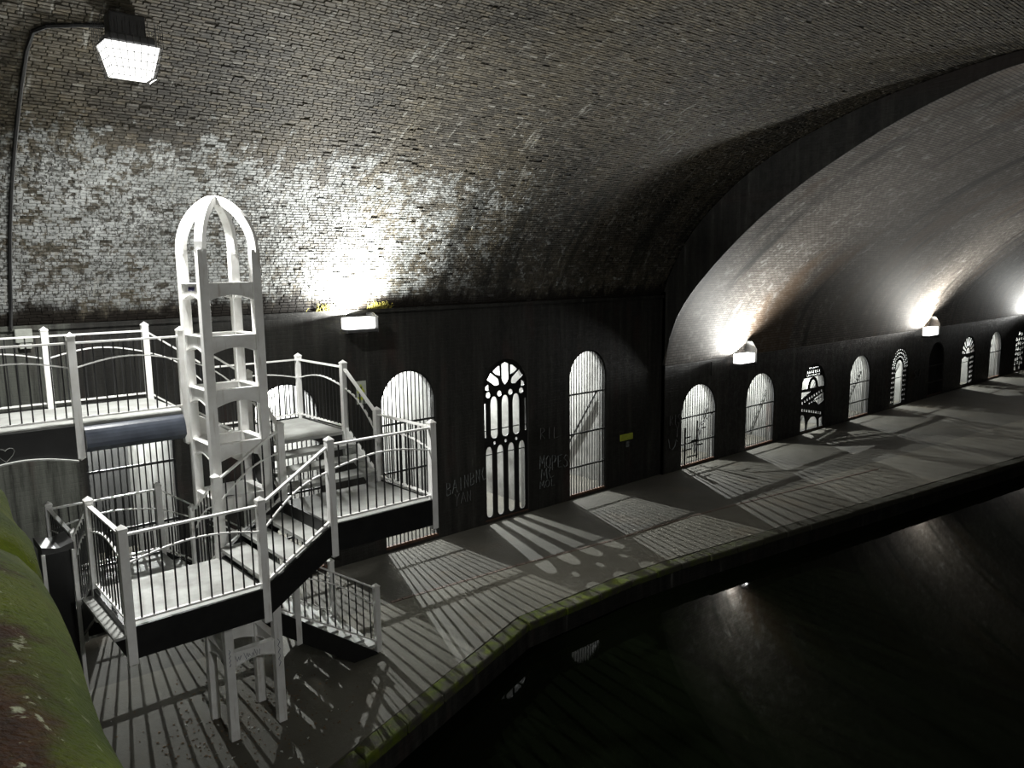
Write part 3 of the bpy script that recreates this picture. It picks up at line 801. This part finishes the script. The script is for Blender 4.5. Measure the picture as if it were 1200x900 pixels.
# ledge flange on the left of the lower landing
MB().box((XL - 0.16, YF, ZLo - 0.10), (XL - 0.04, YIF, ZLo - 0.07)).build('flange', 'tread', st)
flight(st, 'x', XIL, XIR, YF, YIF, ZLo, ZM, 4)
flight(st, 'y', YIF, YIB, XIR, XR, ZM, ZT_, 4, ('black', 'white'))
flight(st, 'x', XIR, XIL, YIB, YB, ZT_, ZD, 4, ('white', 'black'))
flight(st, 'y', YIF, YIB, XL, XIL, ZLo, ZW, 4)
flight(st, 'x', XIL, 6.16, YIB, YB, ZW, 0.0, 13)
posts = dict(P1=(XL, YF, ZLo), P2=(XIL, YF, ZLo), P3=(XIR, YF, ZM), P4=(XR, YF, ZM), P5=(XR, YIF, ZM), P6=(XR, YIB, ZT_), P7=(XR, YB, ZT_),
             P7b=(XIR, YB, ZT_), P0=(XL, YIF, ZLo), PW=(XL, YIB, ZW), PW2=(XL, YB, ZW), P10=(XIL, YB, ZW), P9=(XIL, YIF, ZLo), P8=(XIR, YIF, ZM), P11=(XIL, YIB, ZW), P12=(XIR, YIB, ZT_))
for k, (x, y, z) in posts.items():
    inner = k in ('P9', 'P8', 'P11', 'P12')
    post(st, x, y, z, dn=0.36 if inner else 0.42)
def rp(a, b, **kw): rail_panel(st, *posts[a], *posts[b], **kw)
for a, b in (('P1', 'P2'), ('P2', 'P3'), ('P3', 'P4'), ('P4', 'P5'), ('P5', 'P6'), ('P6', 'P7'), ('P7', 'P7b'), ('P0', 'P1'), ('P0', 'PW'), ('PW', 'PW2'), ('PW2', 'P10'), ('P9', 'P8'), ('P8', 'P12'), ('P9', 'P11')):
    rp(a, b)
# last flight to the towpath
xm = 4.80; zm = ZW + (0 - ZW) * (xm - XIL) / (6.16 - XIL)
for y in (YIB, YB):
    post(st, xm, y, zm + 0.02); post(st, 6.19, y, 0.12, up=1.08, dn=0.12)
    rail_panel(st, XIL, y, ZW, xm, y, zm + 0.02); rail_panel(st, xm, y, zm + 0.02, 6.19, y, 0.12)
# rail from the top landing up to the walkway
farB = (XIL, YB, ZD); near2 = (XIL, YIB, ZD)
rail_panel(st, *posts['P7b'], *farB); rail_panel(st, *posts['P12'], *near2)

# ------------------------------------------------------------------ walkway
wk = empty('raised_walkway', (0, 0, 0)); tag(wk, 'raised steel walkway with white railings entering at the left edge', 'walkway')
landing(wk, -2.8, XIL, YIB, YB, ZD, 'b', name='deck')
XP = [XIL, 2.09, 0.80, -0.5, -1.8]
for x in XP:
    post(wk, x, YIB - 0.02, ZD, up=1.12, dn=0.46); post(wk, x, YB, ZD, up=1.12, dn=0.3)
for a, b in zip(XP[:-1], XP[1:]):
    rail_panel(wk, a, YIB - 0.02, ZD, b, YIB - 0.02, ZD); rail_panel(wk, a, YB, ZD, b, YB, ZD)
# curved blue-grey fascia of the first bay
poly = [(YIB + 0.02, ZD - 0.03)] + [(YIB - 0.02 - 0.14 * math.sin(t), ZD - 0.03 - 0.28 * (1 - math.cos(t)) ) for t in np.linspace(0.2, 1.5, 8)] + [(YIB - 0.06, ZD - 0.36), (YIB + 0.02, ZD - 0.36)]
MB().prism(poly, 'x', 2.14, XIL - 0.05).build('curved_fascia', 'bluegrey', wk)
def arched_fascia(x0, x1):
    n = 12; b = MB(); top = ZD - 0.01
    pts = [(x0, top), (x1, top)] + [(x1 + (x0 - x1) * t, ZD - 0.44 + 0.10 * math.sin(math.pi * t)) for t in np.linspace(0, 1, n)]
    b.prism(pts, 'y', YIB - 0.08, YIB - 0.02)
    o = b.build('arched_fascia', 'black', wk)
    MB().path([(x0 + (x1 - x0) * t, YIB - 0.09, ZD - 0.445 + 0.10 * math.sin(math.pi * t)) for t in np.linspace(0, 1, n)], 0.09, 0.018).build('bottom_flange', 'tread', o)
for a, b in zip(XP[2:], XP[1:-1]): arched_fascia(a + 0.05, b - 0.05)

# ------------------------------------------------------------------ white tower
TX0, TX1, TY0, TY1 = 3.46, 4.14, -4.60, -3.90
tw = empty('tower_frame', ((TX0 + TX1) / 2, (TY0 + TY1) / 2, 0)); tag(tw, 'tall white four-legged tower frame with arched crown inside the staircase', 'tower')
tx, ty = tw.location.x, tw.location.y
def tput(b, name, mat='white', **kw):
    b.v = [(v[0] - tx, v[1] - ty, v[2]) for v in b.v]; return b.build(name, mat, tw, **kw)
ZTOP = 6.58; LW = 0.118
corners = [(TX0, TY0), (TX1, TY0), (TX1, TY1), (TX0, TY1)]
legs = []
for (x, y) in corners:
    h = LW / 2; legs.append(tput(MB().box((x - h, y - h, 0), (x + h, y + h, ZTOP)), 'leg', bevel=0.008))
xm_, ym_ = tx, ty
for (x, y) in corners:
    pts = [(x, y, ZTOP - 0.04)]
    for t in np.linspace(0.0, 1.0, 12):
        a = t * math.pi / 2 * 0.93
        k = math.cos(a) ** 1.3 if t < 1 else 0.0
        pts.append((xm_ + (x - xm_) * max(k, 0.04), ym_ + (y - ym_) * max(k, 0.04), ZTOP + 0.64 * math.sin(a)))
    tdir = Vector((x - xm_, y - ym_, 0)).normalized(); sd = Vector((-tdir.y, tdir.x, 0))
    b = MB(); P_ = [Vector(p) for p in pts]; vs = []
    for i, p in enumerate(P_):
        dd = (P_[min(i + 1, len(P_) - 1)] - P_[max(i - 1, 0)]).normalized(); nn = sd.cross(dd).normalized()
        w = 0.052
        vs += [p - sd * w - nn * w, p + sd * w - nn * w, p + sd * w + nn * w, p - sd * w + nn * w]
    n = len(P_); fs = [(3, 2, 1, 0), (4 * n - 4, 4 * n - 3, 4 * n - 2, 4 * n - 1)]
    for i in range(n - 1):
        for k in range(4): fs.append((4 * i + k, 4 * i + (k + 1) % 4, 4 * i + 4 + (k + 1) % 4, 4 * i + 4 + k))
    b.add(vs, fs); tput(b, 'crown_rib')
tput(MB().box((xm_ - 0.06, ym_ - 0.06, ZTOP + 0.56), (xm_ + 0.06, ym_ + 0.06, ZTOP + 0.675)), 'finial', bevel=0.02)
for zt in (6.15, 5.48, 4.79, 4.08, 3.36, 2.65, 1.94, 1.24):
    for (p, q, ax) in ((corners[0], corners[1], 'x'), (corners[3], corners[2], 'x'), (corners[0], corners[3], 'y'), (corners[1], corners[2], 'y')):
        a, b_ = (p[0], q[0]) if ax == 'x' else (p[1], q[1]); a += 0.045; b_ -= 0.045
        cst = p[1] if ax == 'x' else p[0]
        poly = [(a, zt), (b_, zt)] + [(b_ + (a - b_) * t, zt - 0.205 + 0.07 * math.sin(math.pi * t)) for t in np.linspace(0, 1, 11)]
        o = tput(MB().prism(poly, 'y' if ax == 'x' else 'x', cst - 0.022, cst + 0.022), 'arched_tie_beam')
        pts = [(b_ + (a - b_) * t, zt - 0.21 + 0.07 * math.sin(math.pi * t)) for t in np.linspace(0, 1, 11)]
        pts3 = [(u, cst, v) if ax == 'x' else (cst, u, v) for u, v in pts]
        b = MB().path(pts3, 0.085, 0.012); b.v = [(v[0] - tx, v[1] - ty, v[2]) for v in b.v]; b.build('lower_flange', 'white', o)
        pts3 = [(u, cst, zt + 0.005) if ax == 'x' else (cst, u, zt + 0.005) for u in (a, b_)]
        b = MB().path(pts3, 0.10, 0.012); b.v = [(v[0] - tx, v[1] - ty, v[2]) for v in b.v]; b.build('upper_flange', 'white', o)
# ink tags on the tower
def scrawl(parent, pts, w, mat, name='graffiti_tag', off=(0, 0, 0), up=(0, 1, 0), th=0.004):
    b = MB(); b.path(pts, th, w, up); b.v = [(v[0] - off[0], v[1] - off[1], v[2] - off[2]) for v in b.v]
    return b.build(name, mat, parent)
def zig(x0, x1, z0, z1, n, seed):
    r = random.Random(seed); return [(x0 + (x1 - x0) * i / n + r.uniform(-0.01, 0.01), (z0 if i % 2 else z1) + r.uniform(-0.02, 0.02)) for i in range(n + 1)]
for (x0_, x1_, z0_, z1_, n_, sd) in ((TX0 + 0.20, TX0 + 0.42, 1.10, 1.18, 12, 1), (TX0 + 0.08, TX0 + 0.16, 1.10, 1.18, 4, 3)):
    scrawl(tw, [(x, TY0 - 0.025, z) for x, z in zig(x0_, x1_, z0_, z1_, n_, sd)], 0.010, 'grafb', off=(tx, ty, 0))
scrawl(tw, [(TX0 - 0.02 + 0.02 * (i % 2), TY0 - LW / 2 - 0.003, 1.32 - 0.03 * i) for i in range(9)], 0.010, 'grafb', off=(tx, ty, 0))
scrawl(tw, [(TX1 - 0.02 + 0.03 * (i % 2), TY0 - LW / 2 - 0.003, 1.25 - 0.05 * i) for i in range(9)], 0.010, 'grafb', off=(tx, ty, 0))
scrawl(tw, [(TX0 - 0.025, TY0 + 0.45 - 0.025 * i, 6.06 + 0.05 * (i % 2)) for i in range(10)], 0.020, 'grafb', off=(tx, ty, 0), up=(1, 0, 0))

# ------------------------------------------------------------------ lamps
def wall_lamp(x, z, y, power, label, scale=1.0, color=(1, 1, 0.96), hood=1.0, lean=-0.35):
    g = empty('wall_floodlight', (x, y, z)); tag(g, label, 'lamp', 'floodlights along the springing of the vault')
    s = scale
    MB().box((-0.10 * s, -0.16, -0.22 * s), (0.10 * s, -0.06, 0.0)).build('bracket', 'lampmetal', g)
    MB().box((-0.34 * s, -0.48, -0.24 * s), (0.34 * s, -0.14, -0.18 * s)).build('tray', 'lampmetal', g)
    MB().box((-0.32 * s, -0.47, -0.18 * s), (0.32 * s, -0.15, 0.06 * s)).build('glass', 'glow', g, bevel=0.03)
    MB().prism([(-0.50, -0.26 * s), (-0.04, -0.26 * s), (-0.04, 0.34 * s * hood), (-0.30, 0.34 * s * hood), (-0.50, 0.14 * s * hood)], 'x', 0.35 * s, 0.37 * s).build('cowl', 'lampmetal', g)
    light('AREA', 'floodlight_beam', (-0.02, -0.30, 0.09 * s), power, color, 0.55 * s, 0.26, (lean, -0.18, 0.9), g)
    return g
wall_lamp(8.10, 5.30, 0.0, P_WALL, 'glaring wall floodlight on the ledge right of the white tower', hood=0.42, lean=-0.15)
wall_lamp(22.45, 3.40, Y2, P_FAR, 'glaring wall floodlight above the first far bay, nearest the bridge arch', 1.3)
wall_lamp(38.0, 3.38, Y2, P_FAR * 1.3, 'glaring wall floodlight deeper in the far tunnel above chevron gate', 1.6, (1.0, 0.97, 0.9))
wall_lamp(53.4, 3.38, Y2, P_FAR * 1.6, 'distant wall floodlight at the right edge of the photo', 1.6)

# caged floodlights high on the near vault: one in view, a second added unseen behind the camera to light the stair fronts
def frust(b, x0, y0, x1, y1, z1, X0, Y0, X1, Y1, z0):
    return b.add([(X0, Y0, z0), (X1, Y0, z0), (X1, Y1, z0), (X0, Y1, z0), (x0, y0, z1), (x1, y0, z1), (x1, y1, z1), (x0, y1, z1)],
                 [(3, 2, 1, 0), (4, 5, 6, 7), (0, 1, 5, 4), (1, 2, 6, 5), (2, 3, 7, 6), (3, 0, 4, 7)])
def caged_lamp(loc, rz, label, power, aim):
    fl = empty('caged_floodlight', loc); tag(fl, label, 'lamp'); fl.rotation_euler.z = rz
    MB().box((-0.20, -0.10, 0.02), (0.20, 0.16, 0.30)).build('gear_box', 'lampmetal', fl, bevel=0.02)
    MB().box((-0.26, -0.22, -0.06), (0.26, 0.16, 0.03)).build('housing', 'lampmetal', fl, bevel=0.015)
    gl = MB(); frust(gl, -0.30, -0.24, 0.30, 0.16, -0.07, -0.21, -0.20, 0.21, 0.10, -0.42)
    gl.build('prismatic_glass', 'glow', fl)
    for i in range(9):
        u = -1 + 2 * i / 8
        MB().tube([(0.33 * u, -0.27, 0.20), (0.33 * u, -0.27, -0.08), (0.235 * u, -0.225, -0.45)], 0.004, 4).build('cage_wire', 'lampmetal', fl)
    for i in range(7):
        v = -0.27 + 0.46 * i / 6; w = -0.225 + 0.35 * i / 6
        for sx in (-1, 1):
            MB().tube([(0.33 * sx, v, 0.20), (0.33 * sx, v, -0.08), (0.235 * sx, w, -0.45)], 0.004, 4).build('cage_wire', 'lampmetal', fl)
    for k in range(5):
        z = -0.08 - 0.09 * k; q = 0.33 - 0.095 * k / 4
        y_ = -0.27 + 0.045 * k / 4
        MB().tube([(-q, 0.16, z), (-q, y_, z), (q, y_, z), (q, 0.16, z)], 0.004, 4).build('cage_hoop', 'lampmetal', fl)
    light('AREA', 'floodlight_beam', (0.0, -0.03, -0.47), power, (1.0, 1.0, 0.97), 0.42, 0.3, aim, fl)
caged_lamp((2.95, -4.08, 9.04), 0, 'caged floodlight hanging from the brick vault at upper left', P_FLOOD, (0.12, -0.12, -1.0))
caged_lamp((1.6, -18.85, 8.98), math.pi, 'added caged floodlight, unseen behind the camera, to light the stair and tower fronts', P_BACK, (-0.15, -0.75, -0.65))

# cable from the caged lamp along and down the vault
def on_vault(x, y, lift=0.03):
    return (x, y - lift * 0.5, prof_at(D1, y) - lift)
pts = [on_vault(2.82, -3.80), on_vault(2.5, -3.72), on_vault(2.2, -3.62), on_vault(2.08, -3.50)] + [on_vault(2.05, y) for y in (-3.2, -2.7, -2.2, -1.7, -1.2, -0.8, -0.5, -0.25, -0.12)] + [(2.03, -0.10, 5.52), (2.03, -0.10, 5.46)]
cb = MB().tube(pts, 0.028, 6).build('power_cable', 'cable'); tag(cb, 'black cable running from the caged floodlight down the vault at left', 'cable')
jb = empty('junction_box', (2.19, 0, 5.15)); tag(jb, 'pale junction box on the wall above the walkway railing', 'box')
MB().box((-0.12, -0.11, 0.08), (0.12, 0, 0.30)).build('lid', 'boxw', jb, bevel=0.01); MB().box((-0.07, -0.09, -0.02), (0.10, 0, 0.08)).build('terminal_block', 'boxw', jb, bevel=0.008)
# conduit beside the far lamp
cd = MB().tube([(21.0, Y2 - 0.03, 3.30), (21.0, Y2 - 0.03, 2.85)], 0.025, 6).build('conduit', 'cable'); tag(cd, 'short black conduit on the far wall below the first far floodlight', 'conduit')

# ------------------------------------------------------------------ signs and graffiti
sg = empty('warning_sign', (8.26, -0.005, 3.73)); tag(sg, 'small warning sign with yellow triangle on the dark wall above the stairs', 'sign')
MB().box((-0.13, -0.012, -0.25), (0.13, 0.0, 0.25)).build('plate', 'sign', sg)
MB().prism([(-0.10, 0.0), (0.10, 0.0), (0.0, 0.19)], 'y', -0.016, -0.0125).build('yellow_triangle', 'signy', sg)
MB().prism([(-0.012, 0.045), (0.012, 0.045), (0.016, 0.13), (-0.016, 0.13)], 'y', -0.019, -0.0165).build('pictogram', 'black', sg)
MB().box((-0.09, -0.016, -0.16), (0.09, -0.0125, -0.09)).build('yellow_panel', 'signy', sg)
ys = empty('yellow_plate', (17.0, -0.005, 1.42)); tag(ys, 'small yellow-green plate on the dark wall right of the last near gate', 'sign')
MB().box((-0.30, -0.02, -0.09), (0.26, 0.0, 0.10)).build('plate', 'signy', ys, bevel=0.015)
MB().box((-0.02, -0.016, -0.30), (0.10, 0.0, -0.14)).build('pale_tag', 'grafw', ys)

STROKES = {'M': [[(0, 0), (0.1, 1), (0.5, 0.35), (0.9, 1), (1, 0)]], 'O': [[(0.5, 1), (0.1, 0.75), (0.1, 0.25), (0.5, 0), (0.9, 0.25), (0.9, 0.75), (0.5, 1)]],
           'P': [[(0.1, -0.15), (0.1, 1), (0.7, 0.95), (0.85, 0.7), (0.6, 0.45), (0.1, 0.45)]], 'E': [[(0.9, 1), (0.1, 0.95), (0.1, 0.05), (0.9, 0)], [(0.1, 0.5), (0.7, 0.52)]],
           'S': [[(0.9, 0.85), (0.5, 1), (0.1, 0.75), (0.8, 0.4), (0.8, 0.1), (0.3, 0), (0, 0.2)]], 'R': [[(0.1, 0), (0.1, 1), (0.7, 0.95), (0.8, 0.7), (0.2, 0.5), (0.9, 0)]],
           'I': [[(0.5, 0), (0.5, 1)]], 'L': [[(0.2, 1), (0.15, 0), (0.9, 0.05)]], 'A': [[(0, 0), (0.5, 1), (1, 0)], [(0.2, 0.4), (0.8, 0.4)]],
           'B': [[(0.1, 0), (0.1, 1), (0.7, 0.9), (0.7, 0.6), (0.1, 0.5), (0.8, 0.4), (0.8, 0.1), (0.1, 0)]], 'N': [[(0.1, 0), (0.1, 1), (0.8, 0), (0.8, 1)]],
           'C': [[(0.9, 0.9), (0.4, 1), (0.1, 0.5), (0.4, 0), (0.9, 0.1)]], 'U': [[(0, 1), (0.15, 0.2), (0.45, 0), (0.7, 0.25), (0.85, 0.8), (1.0, 0.6)]], 'Z': [[(0, 1), (0.9, 1), (0.1, 0), (1, 0.05)]],
           'Y': [[(0, 1), (0.45, 0.5), (0.9, 1)], [(0.45, 0.5), (0.35, -0.2)]]}
def graffiti(parent, text, x, z, w, h, slope=0.0, y=0.0, wd=0.03, mat='grafw'):
    b = MB()
    for i, ch in enumerate(text):
        for stroke in STROKES.get(ch, []):
            pts = [(x + (i + 0.82 * u) * w, y - 0.006, z + h * v + slope * i) for u, v in stroke]
            b.path(pts, 0.006, wd, (0, 1, 0))
    o = b.build('graffiti', mat, parent); return o
graffiti(wall_back, 'MOPES', 13.50, 1.10, 0.22, 0.34, -0.03, wd=0.035)
graffiti(wall_back, 'MC', 13.55, 0.78, 0.26, 0.30, 0, wd=0.03)
graffiti(wall_back, 'MOL', 13.50, 0.55, 0.2, 0.2, 0, wd=0.025)
graffiti(wall_back, 'RIL', 13.52, 1.88, 0.24, 0.30, -0.02, wd=0.03, mat='grafg')
graffiti(wall_back, 'BAINBNC', 10.45, 0.98, 0.18, 0.32, 0.03, wd=0.026)
graffiti(wall_back, 'YAN', 10.70, 0.72, 0.18, 0.26, 0.0, wd=0.022, mat='grafg')
graffiti(wall_far, 'U', 18.85, 0.72, 0.55, 0.36, 0, Y2, 0.04)
graffiti(wall_far, 'RIS', 18.9, 1.5, 0.2, 0.3, 0, Y2, 0.03, 'grafg')
graffiti(wall_far, 'Y', 19.2, 1.15, 0.25, 0.35, 0, Y2, 0.03, 'grafg')
graffiti(wall_far, 'SCA', 37.2, 1.1, 0.3, 0.4, 0, Y2, 0.05, 'grafg')
hb = MB().path([(1.0 + 0.30 + 0.09 * math.sin(a) ** 3, YIB - 0.083, ZD - 0.24 + 0.006 * (13 * math.cos(a) - 5 * math.cos(2 * a) - 2 * math.cos(3 * a))) for a in np.linspace(0, 2 * math.pi, 20)], 0.004, 0.012, (0, 1, 0))
hb.build('heart_doodle', 'tread', wk)

# ------------------------------------------------------------------ cabinet, weeds, leaf litter
cbn = empty('steel_cabinet', (1.70, -4.05, 0)); tag(cbn, 'tall dark steel cabinet with pale edges beside the lower landing', 'cabinet')
MB().box((-0.14, -0.02, 0), (0.14, 0.45, 2.98)).build('body', 'black', cbn, bevel=0.02)
n = 8
MB().prism([(-0.17, 2.98), (0.17, 2.98)] + [(0.17 - 0.34 * t, 3.02 + 0.05 * abs(2 * t - 1)) for t in np.linspace(0, 1, n)], 'y', -0.05, 0.47).build('dished_top', 'lampmetal', cbn)
for sx in (-1, 1): MB().box((sx * 0.16 - 0.02, -0.06, 0.0), (sx * 0.16 + 0.02, -0.02, 2.98)).build('corner_strip', 'white', cbn)

def tuft(x, n, seed, label):
    r = random.Random(seed); b = MB()
    for i in range(n):
        bx = x + r.gauss(0, 0.14); h = r.uniform(0.06, 0.17); dx = r.uniform(-0.06, 0.06); dy = r.uniform(-0.08, 0.0)
        b.path([(bx, -0.04, 5.50), (bx + dx * 0.5, -0.05 + dy * 0.5, 5.50 + h * 0.7), (bx + dx, -0.05 + dy, 5.50 + h)], 0.010, 0.004)
    tag(b.build('weed_tuft', 'weed'), label, 'weed')
tuft(7.48, 60, 1, 'yellow weeds on the ledge left of the wall floodlight'); tuft(8.75, 80, 2, 'yellow weeds on the ledge right of the wall floodlight')
r = random.Random(3); b = MB(); b2 = MB()
for i in range(420):
    x = r.gauss(3.75, 0.7); y = r.gauss(-4.35, 0.75); a = r.uniform(0, 6.28); s_ = r.uniform(0.012, 0.035)
    if y < -6.2: continue
    c_, q_ = math.cos(a) * s_, math.sin(a) * s_
    bb = b if r.random() < 0.86 else b2
    z = 0.002
    bb.add([(x - c_, y - q_, z), (x + q_ * 0.6, y - c_ * 0.6, z + 0.008), (x + c_, y + q_, z + 0.004), (x - q_ * 0.6, y + c_ * 0.6, z + 0.012), (x, y, z + 0.014), (x, y, z)],
           [(0, 1, 4), (1, 2, 4), (2, 3, 4), (3, 0, 4), (1, 0, 5), (2, 1, 5), (3, 2, 5), (0, 3, 5)])
o = b.build('leaf_litter', 'leaf'); tag(o, 'scatter of brown fallen leaves around the tower feet', 'leaves', kind='stuff')
o = b2.build('paper_scraps', 'litter'); tag(o, 'scatter of tiny pale scraps around the tower feet', 'litter', kind='stuff')
